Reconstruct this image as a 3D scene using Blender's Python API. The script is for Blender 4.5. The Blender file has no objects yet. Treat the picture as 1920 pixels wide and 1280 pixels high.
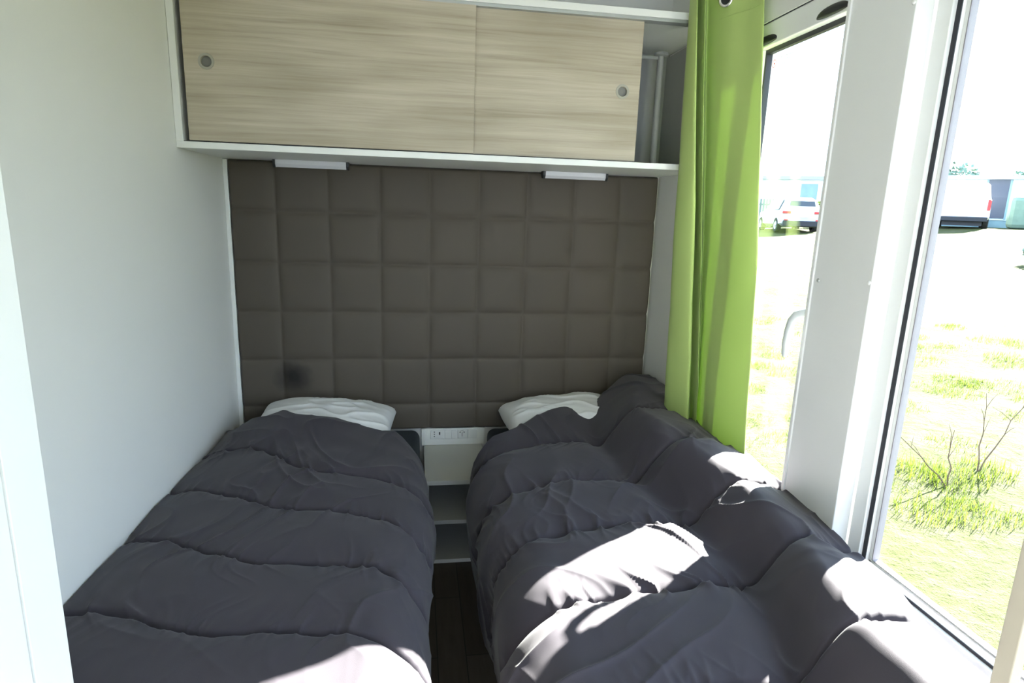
import bpy, bmesh, math, random
import numpy as np
from mathutils import Vector, Matrix
random.seed(4)
SC = bpy.context.scene
C = SC.collection

# ------------------------------------------------------------------ camera
def cam_axes(yaw, pit, rol):
    cy, sy, cp, sp = math.cos(yaw), math.sin(yaw), math.cos(pit), math.sin(pit)
    f = Vector((sy*cp, cy*cp, -sp)); r = Vector((cy, -sy, 0)); u = r.cross(f)
    return (math.cos(rol)*r + math.sin(rol)*u), (-math.sin(rol)*r + math.cos(rol)*u), f
cr, cu, cf = cam_axes(0.15935, 0.21707, 0.034165)
cam = bpy.data.objects.new('camera', bpy.data.cameras.new('camera'))
C.objects.link(cam)
m = Matrix.Identity(4)
for i in range(3):
    m[i][0] = cr[i]; m[i][1] = cu[i]; m[i][2] = -cf[i]
m[0][3], m[1][3], m[2][3] = 0.74422, -2.57387, 1.39666
cam.matrix_world = m
cam.data.sensor_width = 36.0
cam.data.lens = 1143.0/1920.0*36.0
cam.data.clip_start = 0.02
cam.data.clip_end = 400
SC.camera = cam

# ------------------------------------------------------------------ exposure, sky, sun
SC.view_settings.view_transform = 'Standard'
SC.view_settings.look = 'None'
SC.view_settings.gamma = 1.0
SC.view_settings.use_curve_mapping = False
SC.view_settings.exposure = 0.0
SC.cycles.max_bounces = 12
SC.cycles.diffuse_bounces = 8
SC.cycles.transparent_max_bounces = 16
SC.cycles.sample_clamp_indirect = 12.0
SC.cycles.use_denoising = True
w = bpy.data.worlds.new('sky'); SC.world = w
w.use_nodes = True
nt = w.node_tree; nt.nodes.clear()
wo = nt.nodes.new('ShaderNodeOutputWorld'); bg = nt.nodes.new('ShaderNodeBackground')
tc = nt.nodes.new('ShaderNodeTexCoord'); sx = nt.nodes.new('ShaderNodeSeparateXYZ')
rp = nt.nodes.new('ShaderNodeValToRGB')
nt.links.new(tc.outputs['Generated'], sx.inputs[0]); nt.links.new(sx.outputs['Z'], rp.inputs[0])
nt.links.new(rp.outputs[0], bg.inputs[0]); nt.links.new(bg.outputs[0], wo.inputs[0])
rp.color_ramp.elements[0].position = 0.0; rp.color_ramp.elements[0].color = (0.76, 0.90, 1.10, 1)
rp.color_ramp.elements[1].position = 0.8; rp.color_ramp.elements[1].color = (0.50, 0.72, 1.08, 1)
SKY = 5.8
bg.inputs[1].default_value = SKY
SUN = 105.0
sl = bpy.data.lights.new('sun', 'SUN'); sl.energy = SUN; sl.angle = math.radians(0.6); sl.color = (1.0, 0.96, 0.9)
sun = bpy.data.objects.new('sun', sl); C.objects.link(sun)
sd = Vector((-1.0, -0.62, -0.82)).normalized()
sun.rotation_euler = sd.to_track_quat('-Z', 'Y').to_euler()
sun.location = (8, 5, 8)

# ------------------------------------------------------------------ materials
def mat(name, col, rough=0.5, spec=0.5, metal=0.0, sheen=0.0, bump=None, trans=0.0, noise=None):
    mt = bpy.data.materials.new(name); mt.use_nodes = True
    n = mt.node_tree; b = n.nodes['Principled BSDF']
    b.inputs['Base Color'].default_value = (*col, 1); b.inputs['Roughness'].default_value = rough
    b.inputs['Specular IOR Level'].default_value = spec; b.inputs['Metallic'].default_value = metal
    b.inputs['Sheen Weight'].default_value = sheen
    t = n.nodes.new('ShaderNodeTexCoord')
    if noise:
        sc, amt = noise
        nz = n.nodes.new('ShaderNodeTexNoise'); nz.inputs['Scale'].default_value = sc; nz.inputs['Detail'].default_value = 4
        mx = n.nodes.new('ShaderNodeMix'); mx.data_type = 'RGBA'
        mx.inputs[6].default_value = tuple(max(0, c*(1-amt)) for c in col)+(1,)
        mx.inputs[7].default_value = tuple(min(1, c*(1+amt)) for c in col)+(1,)
        n.links.new(t.outputs['Object'], nz.inputs['Vector']); n.links.new(nz.outputs[0], mx.inputs[0])
        n.links.new(mx.outputs[2], b.inputs['Base Color'])
    if bump:
        sc, st = bump
        nz = n.nodes.new('ShaderNodeTexNoise'); nz.inputs['Scale'].default_value = sc; nz.inputs['Detail'].default_value = 3
        bp = n.nodes.new('ShaderNodeBump'); bp.inputs['Strength'].default_value = st; bp.inputs['Distance'].default_value = 0.002
        n.links.new(t.outputs['Object'], nz.inputs['Vector']); n.links.new(nz.outputs[0], bp.inputs['Height'])
        n.links.new(bp.outputs[0], b.inputs['Normal'])
    return mt
M = {}
M['wall'] = mat('wall_panel_white', (0.74, 0.74, 0.72), 0.45, 0.35, noise=(3, 0.015))
M['ceil'] = mat('ceiling_white', (0.76, 0.76, 0.72), 0.6, 0.3)
M['lam'] = mat('white_laminate', (0.72, 0.73, 0.71), 0.4, 0.4)
M['inside'] = mat('grey_laminate', (0.36, 0.37, 0.35), 0.55, 0.3)
M['pvc'] = mat('white_window_plastic', (0.80, 0.81, 0.80), 0.32, 0.5)
M['pvc2'] = mat('matt_white_board', (0.80, 0.81, 0.81), 0.4, 0.4, noise=(6, 0.02))
M['gasket'] = mat('dark_rubber', (0.02, 0.022, 0.03), 0.5, 0.4)
M['black'] = mat('black_plastic', (0.012, 0.013, 0.015), 0.4, 0.5)
M['chrome'] = mat('brushed_metal', (0.75, 0.74, 0.72), 0.22, 0.5, metal=1.0)
M['alu'] = mat('aluminium_track', (0.42, 0.44, 0.44), 0.4, 0.5, metal=0.6)
M['duvet'] = mat('charcoal_cotton', (0.040, 0.034, 0.043), 0.75, 0.25, sheen=0.12, bump=(900, 0.15), noise=(5, 0.06))
M['pillow'] = mat('white_cotton', (0.66, 0.66, 0.66), 0.85, 0.2, sheen=0.1, bump=(500, 0.12))
M['mattress'] = mat('dark_navy_cover', (0.012, 0.018, 0.024), 0.8, 0.2, sheen=0.05)
M['base'] = mat('dark_bed_base', (0.02, 0.02, 0.022), 0.6, 0.3)
M['lightwood'] = mat('pale_wood', (0.52, 0.47, 0.38), 0.5, 0.35, noise=(14, 0.12))
M['led'] = mat('milky_lamp_cover', (0.60, 0.60, 0.65), 0.3, 0.5)
M['pull'] = mat('beige_pull', (0.33, 0.32, 0.27), 0.35, 0.4)
M['cup'] = mat('shaded_cup', (0.20, 0.20, 0.18), 0.5, 0.3)  # darker than the rim, shade of the recess put into the colour
M['stand'] = mat('off_white_laminate', (0.44, 0.44, 0.41), 0.45, 0.35)
M['red'] = mat('red_print', (0.65, 0.10, 0.09), 0.6, 0.2)
M['greyprint'] = mat('pale_grey_print', (0.55, 0.55, 0.55), 0.6, 0.2)
M['handle'] = mat('white_handle', (0.58, 0.62, 0.62), 0.35, 0.5)
M['sock'] = mat('socket_plastic', (0.66, 0.67, 0.66), 0.35, 0.5)
M['stitch'] = mat('groove_grey', (0.30, 0.28, 0.30), 0.6, 0.3)  # plain grey for the jamb groove and the glass spacer
M['carpaint'] = mat('silver_paint', (0.50, 0.53, 0.55), 0.55, 0.3)
M['vanpaint'] = mat('white_paint', (0.78, 0.78, 0.78), 0.35, 0.5)
M['tyre'] = mat('tyre_rubber', (0.02, 0.02, 0.02), 0.8, 0.3)
M['taillight'] = mat('red_lens', (0.5, 0.03, 0.03), 0.25, 0.5)
M['carglass'] = mat('tinted_glass', (0.03, 0.04, 0.05), 0.08, 0.6)
M['siding'] = mat('pale_siding', (0.55, 0.60, 0.60), 0.6, 0.3, noise=(2, 0.05))
M['siding2'] = mat('blue_grey_siding', (0.20, 0.30, 0.34), 0.6, 0.3, noise=(3, 0.2))
M['roof'] = mat('grey_roofing', (0.30, 0.32, 0.33), 0.7, 0.3)
M['opening'] = mat('dark_doorway', (0.05, 0.06, 0.09), 0.3, 0.5)
M['fence'] = mat('weathered_fence', (0.10, 0.14, 0.14), 0.8, 0.2)
M['twig'] = mat('bare_twig', (0.10, 0.07, 0.05), 0.8, 0.2)
M['leaf'] = mat('leaf_green', (0.055, 0.085, 0.018), 0.7, 0.3, noise=(30, 0.4))
_n = M['leaf'].node_tree; _o = _n.nodes['Material Output']; _p = _n.nodes['Principled BSDF']
_t = _n.nodes.new('ShaderNodeBsdfTranslucent'); _t.inputs[0].default_value = (0.085, 0.12, 0.012, 1)
_m = _n.nodes.new('ShaderNodeMixShader'); _m.inputs[0].default_value = 0.55
_n.links.new(_p.outputs[0], _m.inputs[1]); _n.links.new(_t.outputs[0], _m.inputs[2]); _n.links.new(_m.outputs[0], _o.inputs[0])
M['treeleaf'] = mat('hazed_tree_green', (0.16, 0.24, 0.19), 0.7, 0.3, noise=(4, 0.3))  # foliage colour lightened to carry the distance haze

def nodes_of(name):
    mt = bpy.data.materials.new(name); mt.use_nodes = True
    n = mt.node_tree; return mt, n, n.nodes['Principled BSDF']

# pane glass: clear sheet that lets sunlight straight through, with a surface reflection
def make_glass():
    mt = bpy.data.materials.new('window_glass'); mt.use_nodes = True
    n = mt.node_tree; n.nodes.clear()
    o = n.nodes.new('ShaderNodeOutputMaterial'); mx = n.nodes.new('ShaderNodeMixShader')
    tr = n.nodes.new('ShaderNodeBsdfTransparent'); tr.inputs[0].default_value = (0.95, 0.97, 0.96, 1)
    gl = n.nodes.new('ShaderNodeBsdfGlossy'); gl.inputs['Roughness'].default_value = 0.02
    lw = n.nodes.new('ShaderNodeLayerWeight'); lw.inputs[0].default_value = 0.5
    pw = n.nodes.new('ShaderNodeMath'); pw.operation = 'POWER'; pw.inputs[1].default_value = 5
    fr = n.nodes.new('ShaderNodeMath'); fr.operation = 'MULTIPLY_ADD'; fr.inputs[1].default_value = 0.6; fr.inputs[2].default_value = 0.03
    n.links.new(lw.outputs['Facing'], pw.inputs[0]); n.links.new(pw.outputs[0], fr.inputs[0])
    n.links.new(fr.outputs[0], mx.inputs[0]); n.links.new(tr.outputs[0], mx.inputs[1]); n.links.new(gl.outputs[0], mx.inputs[2])
    n.links.new(mx.outputs[0], o.inputs[0]); return mt
M['glass'] = make_glass()

def make_wood():
    mt, n, b = nodes_of('pale_elm_laminate')
    t = n.nodes.new('ShaderNodeTexCoord'); mp = n.nodes.new('ShaderNodeMapping')
    mp.inputs['Scale'].default_value = (1.1, 1, 9.0)
    n.links.new(t.outputs['Object'], mp.inputs[0])
    nz0 = n.nodes.new('ShaderNodeTexNoise'); nz0.inputs['Scale'].default_value = 2.2; nz0.inputs['Detail'].default_value = 2
    n.links.new(mp.outputs[0], nz0.inputs['Vector'])
    # warped grain
    add = n.nodes.new('ShaderNodeMix'); add.data_type = 'VECTOR'; add.inputs[0].default_value = 0.16
    n.links.new(mp.outputs[0], add.inputs[4]); n.links.new(nz0.outputs['Color'], add.inputs[5])
    mp2 = n.nodes.new('ShaderNodeMapping'); mp2.inputs['Scale'].default_value = (0.8, 1, 4.2)
    n.links.new(add.outputs[1], mp2.inputs[0])
    nz = n.nodes.new('ShaderNodeTexNoise'); nz.inputs['Scale'].default_value = 2.6; nz.inputs['Detail'].default_value = 10; nz.inputs['Roughness'].default_value = 0.68
    n.links.new(mp2.outputs[0], nz.inputs['Vector'])
    r = n.nodes.new('ShaderNodeValToRGB')
    e = r.color_ramp.elements
    e[0].position = 0.30; e[0].color = (0.300, 0.265, 0.205, 1)
    e[1].position = 0.66; e[1].color = (0.450, 0.410, 0.335, 1)
    x = e.new(0.44); x.color = (0.380, 0.340, 0.270, 1)
    n.links.new(nz.outputs[0], r.inputs[0])
    # knots
    vo = n.nodes.new('ShaderNodeTexNoise'); vo.inputs['Scale'].default_value = 1.1; vo.inputs['Detail'].default_value = 1
    mp3 = n.nodes.new('ShaderNodeMapping'); mp3.inputs['Scale'].default_value = (2.2, 1, 9)
    n.links.new(t.outputs['Object'], mp3.inputs[0]); n.links.new(mp3.outputs[0], vo.inputs['Vector'])
    r2 = n.nodes.new('ShaderNodeValToRGB'); r2.color_ramp.elements[0].position = 0.35; r2.color_ramp.elements[0].color = (0.86, 0.83, 0.78, 1)
    r2.color_ramp.elements[1].position = 0.62; r2.color_ramp.elements[1].color = (1.08, 1.06, 1.04, 1)
    n.links.new(vo.outputs[0], r2.inputs[0])
    mul = n.nodes.new('ShaderNodeMix'); mul.data_type = 'RGBA'; mul.blend_type = 'MULTIPLY'; mul.inputs[0].default_value = 1
    n.links.new(r.outputs[0], mul.inputs[6]); n.links.new(r2.outputs[0], mul.inputs[7])
    n.links.new(mul.outputs[2], b.inputs['Base Color'])
    b.inputs['Roughness'].default_value = 0.5; b.inputs['Specular IOR Level'].default_value = 0.3
    return mt
M['wood'] = make_wood()

def make_curtain():
    mt = bpy.data.materials.new('lime_curtain_cloth'); mt.use_nodes = True
    n = mt.node_tree; n.nodes.clear()
    o = n.nodes.new('ShaderNodeOutputMaterial'); mx = n.nodes.new('ShaderNodeMixShader'); mx.inputs[0].default_value = 0.13
    d = n.nodes.new('ShaderNodeBsdfPrincipled'); d.inputs['Base Color'].default_value = (0.43, 0.56, 0.18, 1)
    d.inputs['Roughness'].default_value = 0.6; d.inputs['Specular IOR Level'].default_value = 0.3; d.inputs['Sheen Weight'].default_value = 0.1
    tl = n.nodes.new('ShaderNodeBsdfTranslucent'); tl.inputs[0].default_value = (0.42, 0.56, 0.15, 1)
    t = n.nodes.new('ShaderNodeTexCoord'); nz = n.nodes.new('ShaderNodeTexNoise'); nz.inputs['Scale'].default_value = 700
    bp = n.nodes.new('ShaderNodeBump'); bp.inputs['Strength'].default_value = 0.1; bp.inputs['Distance'].default_value = 0.001
    n.links.new(t.outputs['Object'], nz.inputs['Vector']); n.links.new(nz.outputs[0], bp.inputs['Height']); n.links.new(bp.outputs[0], d.inputs['Normal'])
    n.links.new(d.outputs[0], mx.inputs[1]); n.links.new(tl.outputs[0], mx.inputs[2]); n.links.new(mx.outputs[0], o.inputs[0])
    return mt
M['curtain'] = make_curtain()

def make_headboard():
    mt, n, b = nodes_of('taupe_leatherette')
    t = n.nodes.new('ShaderNodeTexCoord')
    # a dark round stain near the left pillow
    vm = n.nodes.new('ShaderNodeVectorMath'); vm.operation = 'DISTANCE'; vm.inputs[1].default_value = (0.243, -0.03, 0.678)
    nzs = n.nodes.new('ShaderNodeTexNoise'); nzs.inputs['Scale'].default_value = 18
    n.links.new(t.outputs['Object'], vm.inputs[0]); n.links.new(t.outputs['Object'], nzs.inputs['Vector'])
    ma = n.nodes.new('ShaderNodeMath'); ma.operation = 'MULTIPLY_ADD'; ma.inputs[1].default_value = 0.05
    n.links.new(nzs.outputs[0], ma.inputs[0]); n.links.new(vm.outputs['Value'], ma.inputs[2])
    r = n.nodes.new('ShaderNodeValToRGB'); e = r.color_ramp.elements
    e[0].position = 0.048; e[0].color = (0.17, 0.17, 0.19, 1); e[1].position = 0.112; e[1].color = (1, 1, 1, 1)
    n.links.new(ma.outputs[0], r.inputs[0])
    mul = n.nodes.new('ShaderNodeMix'); mul.data_type = 'RGBA'; mul.blend_type = 'MULTIPLY'; mul.inputs[0].default_value = 1
    mul.inputs[6].default_value = (0.076, 0.063, 0.049, 1)
    n.links.new(r.outputs[0], mul.inputs[7]); n.links.new(mul.outputs[2], b.inputs['Base Color'])
    b.inputs['Roughness'].default_value = 0.62; b.inputs['Specular IOR Level'].default_value = 0.3
    nz = n.nodes.new('ShaderNodeTexNoise'); nz.inputs['Scale'].default_value = 300
    bp = n.nodes.new('ShaderNodeBump'); bp.inputs['Strength'].default_value = 0.1; bp.inputs['Distance'].default_value = 0.001
    n.links.new(t.outputs['Object'], nz.inputs['Vector']); n.links.new(nz.outputs[0], bp.inputs['Height']); n.links.new(bp.outputs[0], b.inputs['Normal'])
    return mt
M['headboard'] = make_headboard()

def make_floor():
    mt, n, b = nodes_of('dark_plank_vinyl')
    t = n.nodes.new('ShaderNodeTexCoord'); mp = n.nodes.new('ShaderNodeMapping'); mp.inputs['Rotation'].default_value = (0, 0, math.pi/2)
    n.links.new(t.outputs['Object'], mp.inputs[0])
    br = n.nodes.new('ShaderNodeTexBrick'); br.inputs['Scale'].default_value = 1.0
    br.inputs['Brick Width'].default_value = 0.6; br.inputs['Row Height'].default_value = 0.09
    br.inputs['Mortar Size'].default_value = 0.0015
    br.inputs['Color1'].default_value = (0.060, 0.048, 0.036, 1); br.inputs['Color2'].default_value = (0.098, 0.080, 0.060, 1)
    br.inputs['Mortar'].default_value = (0.02, 0.017, 0.014, 1)
    n.links.new(mp.outputs[0], br.inputs['Vector'])
    nz = n.nodes.new('ShaderNodeTexNoise'); nz.inputs['Scale'].default_value = 9; nz.inputs['Detail'].default_value = 6
    mp2 = n.nodes.new('ShaderNodeMapping'); mp2.inputs['Scale'].default_value = (6, 0.7, 1)
    n.links.new(t.outputs['Object'], mp2.inputs[0]); n.links.new(mp2.outputs[0], nz.inputs['Vector'])
    r = n.nodes.new('ShaderNodeValToRGB'); r.color_ramp.elements[0].color = (0.6, 0.6, 0.6, 1); r.color_ramp.elements[1].color = (1.3, 1.3, 1.3, 1)
    n.links.new(nz.outputs[0], r.inputs[0])
    mul = n.nodes.new('ShaderNodeMix'); mul.data_type = 'RGBA'; mul.blend_type = 'MULTIPLY'; mul.inputs[0].default_value = 1
    n.links.new(br.outputs[0], mul.inputs[6]); n.links.new(r.outputs[0], mul.inputs[7]); n.links.new(mul.outputs[2], b.inputs['Base Color'])
    b.inputs['Roughness'].default_value = 0.5; b.inputs['Specular IOR Level'].default_value = 0.35
    return mt
M['floor'] = make_floor()

def make_grass():
    mt, n, b = nodes_of('meadow_grass')
    t = n.nodes.new('ShaderNodeTexCoord')
    a = n.nodes.new('ShaderNodeTexNoise'); a.inputs['Scale'].default_value = 0.9; a.inputs['Detail'].default_value = 5
    c = n.nodes.new('ShaderNodeTexNoise'); c.inputs['Scale'].default_value = 9; c.inputs['Detail'].default_value = 6; c.inputs['Roughness'].default_value = 0.7
    n.links.new(t.outputs['Object'], a.inputs['Vector']); n.links.new(t.outputs['Object'], c.inputs['Vector'])
    ad = n.nodes.new('ShaderNodeMath'); ad.operation = 'ADD'; n.links.new(a.outputs[0], ad.inputs[0]); n.links.new(c.outputs[0], ad.inputs[1])
    hf = n.nodes.new('ShaderNodeMath'); hf.operation = 'MULTIPLY'; hf.inputs[1].default_value = 0.5; n.links.new(ad.outputs[0], hf.inputs[0])
    r = n.nodes.new('ShaderNodeValToRGB'); e = r.color_ramp.elements
    e[0].position = 0.36; e[0].color = (0.036, 0.046, 0.010, 1)
    e[1].position = 0.66; e[1].color = (0.080, 0.074, 0.046, 1)
    x = e.new(0.47); x.color = (0.046, 0.054, 0.015, 1)
    x = e.new(0.55); x.color = (0.060, 0.062, 0.026, 1)
    n.links.new(hf.outputs[0], r.inputs[0]); n.links.new(r.outputs[0], b.inputs['Base Color'])
    b.inputs['Roughness'].default_value = 0.9; b.inputs['Specular IOR Level'].default_value = 0.1
    bp = n.nodes.new('ShaderNodeBump'); bp.inputs['Strength'].default_value = 1.0; bp.inputs['Distance'].default_value = 0.05
    n.links.new(c.outputs[0], bp.inputs['Height']); n.links.new(bp.outputs[0], b.inputs['Normal'])
    return mt
M['grass'] = make_grass()

# ------------------------------------------------------------------ mesh helpers
def add_box(bm, x0, x1, y0, y1, z0, z1, bev=0.0, seg=2):
    r = bmesh.ops.create_cube(bm, size=1.0)
    vs = r['verts']
    bmesh.ops.scale(bm, vec=(abs(x1-x0), abs(y1-y0), abs(z1-z0)), verts=vs)
    bmesh.ops.translate(bm, vec=((x0+x1)/2, (y0+y1)/2, (z0+z1)/2), verts=vs)
    if bev > 0:
        es = list({e for v in vs for e in v.link_edges})
        bmesh.ops.bevel(bm, geom=es, offset=bev, segments=seg, affect='EDGES', profile=0.5)
def add_cyl(bm, p, q, r, n=20, r2=None, caps=True):
    p = Vector(p); q = Vector(q); d = q-p
    rr = bmesh.ops.create_cone(bm, cap_ends=caps, segments=n, radius1=r, radius2=r if r2 is None else r2, depth=d.length)
    rot = d.to_track_quat('Z', 'Y').to_matrix().to_4x4()
    bmesh.ops.transform(bm, matrix=Matrix.Translation((p+q)/2) @ rot, verts=rr['verts'])
def add_lathe(bm, prof, o, axis, n=28):
    """prof: (radius, height) pairs turned about axis through o"""
    o = Vector(o); q = Vector(axis).to_track_quat('Z', 'Y')
    rings = []
    for r, h in prof:
        rings.append([bm.verts.new(o + q @ Vector((r*math.cos(2*math.pi*k/n), r*math.sin(2*math.pi*k/n), h))) for k in range(n)])
    for a, b in zip(rings, rings[1:]):
        for k in range(n):
            bm.faces.new((a[k], a[(k+1) % n], b[(k+1) % n], b[k]))
    return rings
def add_tube(bm, pts, rad, n=10):
    pts = [Vector(p) for p in pts]; rings = []
    for i, p in enumerate(pts):
        d = (pts[min(i+1, len(pts)-1)] - pts[max(i-1, 0)]).normalized()
        q = d.to_track_quat('Z', 'Y'); r = rad[i] if isinstance(rad, (list, tuple)) else rad
        rings.append([bm.verts.new(p + q @ Vector((r*math.cos(2*math.pi*k/n), r*math.sin(2*math.pi*k/n), 0))) for k in range(n)])
    for a, b in zip(rings, rings[1:]):
        best = min(range(n), key=lambda s: sum((a[k].co-b[(k+s) % n].co).length for k in range(0, n, 3)))
        for k in range(n):
            bm.faces.new((a[k], a[(k+1) % n], b[(k+1+best) % n], b[(k+best) % n]))
    bm.faces.new(rings[0][::-1]); bm.faces.new(rings[-1])
def add_prism(bm, outline, axis, a0, a1):
    """outline: 2D points; extruded along axis (0 x: outline is y,z; 1 y: outline is x,z)"""
    def P(p, a): return (a, p[0], p[1]) if axis == 0 else ((p[0], a, p[1]) if axis == 1 else (p[0], p[1], a))
    A = [bm.verts.new(P(p, a0)) for p in outline]; B = [bm.verts.new(P(p, a1)) for p in outline]
    n = len(outline)
    for k in range(n): bm.faces.new((A[k], A[(k+1) % n], B[(k+1) % n], B[k]))
    bm.faces.new(A[::-1]); bm.faces.new(B)
def obj(name, bm, mt, parent=None, smooth=False, loc=None):
    bmesh.ops.recalc_face_normals(bm, faces=bm.faces[:])
    me = bpy.data.meshes.new(name); bm.to_mesh(me); bm.free()
    me.materials.append(M[mt] if isinstance(mt, str) else mt)
    o = bpy.data.objects.new(name, me); C.objects.link(o)
    if smooth:
        for p in me.polygons: p.use_smooth = True
        if smooth == 'auto':
            try:
                me.set_sharp_from_angle(angle=math.radians(35))
            except Exception:
                pass
    if parent: o.parent = parent
    return o
def boxes(name, mt, bx, parent=None, bev=0.0):
    bm = bmesh.new()
    for b in bx: add_box(bm, *b, bev=bev)
    return obj(name, bm, mt, parent)
def tag(o, label, cat, group=None, kind=None):
    o['label'] = label; o['category'] = cat
    if group: o['group'] = group
    if kind: o['kind'] = kind
    return o
def empty(name, label=None, cat=None, loc=(0, 0, 0), group=None):
    o = bpy.data.objects.new(name, None); o.empty_display_size = 0.1; C.objects.link(o); o.location = loc
    if label: tag(o, label, cat, group)
    return o
def struct(o, label, cat=None):
    o['kind'] = 'structure'; o['label'] = label
    o['category'] = cat or o.name.split('_')[0].split('.')[0]
    return o

# ------------------------------------------------------------------ noise
def vnoise(x, y, seed=0):
    rng = np.random.RandomState(seed); T = rng.rand(256, 256)
    xi = np.floor(x).astype(int); yi = np.floor(y).astype(int); fx = x-xi; fy = y-yi
    fx = fx*fx*(3-2*fx); fy = fy*fy*(3-2*fy)
    a = T[xi % 256, yi % 256]; b = T[(xi+1) % 256, yi % 256]; c = T[xi % 256, (yi+1) % 256]; d = T[(xi+1) % 256, (yi+1) % 256]
    return (a*(1-fx)+b*fx)*(1-fy)+(c*(1-fx)+d*fx)*fy
def fbm(x, y, seed=0, o=4):
    s = 0; a = 0.5
    for k in range(o): s = s+a*vnoise(x*2**k, y*2**k, seed+k); a *= 0.5
    return s
def ridge(x, y, seed=0):
    return 1-np.abs(2*vnoise(x, y, seed)-1)
def grid_obj(name, X, Y, Z, mt, parent=None, close=False):
    nu, nv = X.shape
    co = np.stack([X, Y, Z], -1).reshape(-1, 3)
    i = np.arange(nu-1)[:, None]*nv+np.arange(nv-1)[None, :]
    f = np.stack([i, i+1, i+nv+1, i+nv], -1).reshape(-1, 4)
    me = bpy.data.meshes.new(name); me.from_pydata(co.tolist(), [], f.tolist()); me.update()
    me.materials.append(M[mt]); me.polygons.foreach_set('use_smooth', [True]*len(me.polygons))
    o = bpy.data.objects.new(name, me); C.objects.link(o)
    if parent: o.parent = parent
    return o

# ================================================================== THE ROOM SHELL
XL, XR, YB = 0.014, 1.77, -4.4
ZC = 2.28
struct(boxes('floor', 'floor', [(-0.1, 1.86, YB-0.1, 0.05, -0.08, 0.0)]), 'dark brown wood plank floor between the two beds')
struct(boxes('ceiling', 'ceil', [(-0.1, 1.86, YB-0.1, 0.05, ZC, ZC+0.06)]), 'plain white ceiling above the beds')
struct(boxes('wall_left', 'wall', [(XL-0.06, XL, YB, 0.05, 0.0, ZC)]), 'smooth pale grey wall beside the left bed')
struct(boxes('wall_back', 'wall', [(XL, XR+0.06, 0.0, 0.06, 0.0, ZC)]), 'white end wall behind the padded headboard')
struct(boxes('wall_rear', 'wall', [(XL, 0.35, YB-0.06, YB, 0, ZC), (1.45, XR, YB-0.06, YB, 0, ZC), (0.35, 1.45, YB-0.06, YB, 2.05, ZC)]), 'unseen far wall of the living area with an opening added for sky light')  # out of view; the opening is added so sky light comes in
W1 = (-1.22, -0.50); W2 = (-1.95, -1.345); W3 = (-4.0, -2.02)
ZS, ZT = 0.52, 1.955
wr = []
xo = XR+0.075
for y0, y1 in ((-0.50, 0.0), (-1.337, -1.22), (-2.02, -1.95), (YB, -4.0)):
    wr.append((XR, xo, y0, y1, 0, ZC))
for y0, y1 in (W1, W2):
    wr.append((XR, xo, y0, y1, -0.0, ZS)); wr.append((XR, xo, y0, y1, ZT, ZC))
wr.append((XR, xo, W3[0], W3[1], 0, 0.15)); wr.append((XR, xo, W3[0], W3[1], 2.0, ZC))
struct(boxes('wall_right', 'wall', wr), 'white outer wall that holds the windows beside the right bed')

# corner trims
struct(boxes('trim_1', 'lam', [(XL, 0.031, -0.022, 0.0, 0.0, 1.54)], bev=0.003), 'narrow white corner strip left of the padded headboard', 'trim')

# mullion cover board between the windows
mc = boxes('trim_2', 'pvc2', [(1.756, 1.80, -1.345, -1.142, 0.30, ZC)], bev=0.002)
struct(mc, 'wide flat white cover board between the two windows', 'trim')
boxes('edge_strip', 'pvc', [(1.752, 1.80, -1.142, -1.130, 0.30, ZC)], mc, bev=0.0015)
def screw(y, z, mt, par):
    bm = bmesh.new(); add_lathe(bm, [(0.0001, 0.0035), (0.003, 0.0035), (0.0052, 0.0015), (0.0055, 0.0)], (1.7565, y, z), (-1, 0, 0), 14)
    return obj('screw', bm, mt, par, True)
screw(-1.160, 1.240, 'alu', mc); screw(-1.338, 1.256, 'pvc', mc); screw(-1.338, 1.835, 'pvc', mc)

# ---------------- window 1 (by the curtain)
wf = bmesh.new()
add_box(wf, 1.776, 1.84, W1[0], W1[1], 1.887, ZT, 0.003)          # head member
add_box(wf, 1.776, 1.84, W1[0], W1[1], ZS, 0.585, 0.003)           # sill member
add_box(wf, 1.776, 1.84, -0.55, W1[1], 0.585, 1.887, 0.003)
add_box(wf, 1.776, 1.84, W1[0], -1.17, 0.585, 1.887, 0.003)
add_box(wf, 1.782, 1.835, -0.708, -0.655, 0.585, 1.887, 0.002)      # meeting stile
w1 = obj('window_1', wf, 'pvc'); struct(w1, 'white framed window partly hidden by the green curtain', 'window')
boxes('head_joint', 'gasket', [(1.7735, 1.778, W1[0], W1[1], 1.953, 1.957)], w1)
boxes('gasket', 'gasket', [(1.797, 1.812, -1.17, -0.55, 1.874, 1.8872), (1.797, 1.815, -0.718, -0.708, 0.585, 1.875), (1.797, 1.815, -1.17, -0.708, 0.585, 0.593)], w1)
boxes('pane', 'glass', [(1.806, 1.810, -1.17, -0.55, 0.585, 1.887)], w1)
def vent_cap(y):
    # rounded black cap, flat on the head member, domed towards the room
    bm = bmesh.new(); n = 24; L, H, D = 0.062, 0.019, 0.010
    rings = []
    for k, s in enumerate((1.0, 0.96, 0.8, 0.45, 0.02)):
        d = D*math.sqrt(max(0, 1-s*s))
        rings.append([bm.verts.new((1.776-d, y+L*s*math.copysign(abs(math.cos(a))**0.8, math.cos(a)), 1.900+H*s*math.sin(a)*(1.0 if math.sin(a) > 0 else 0.35))) for a in [2*math.pi*i/n for i in range(n)]])
    for a, b in zip(rings, rings[1:]):
        for i in range(n): bm.faces.new((a[i], a[(i+1) % n], b[(i+1) % n], b[i]))
    bm.faces.new(rings[-1]); bm.faces.new(rings[0][::-1])
    return obj('drain_cap', bm, 'black', w1, True)
vent_cap(-0.735); vent_cap(-1.040)
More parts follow.
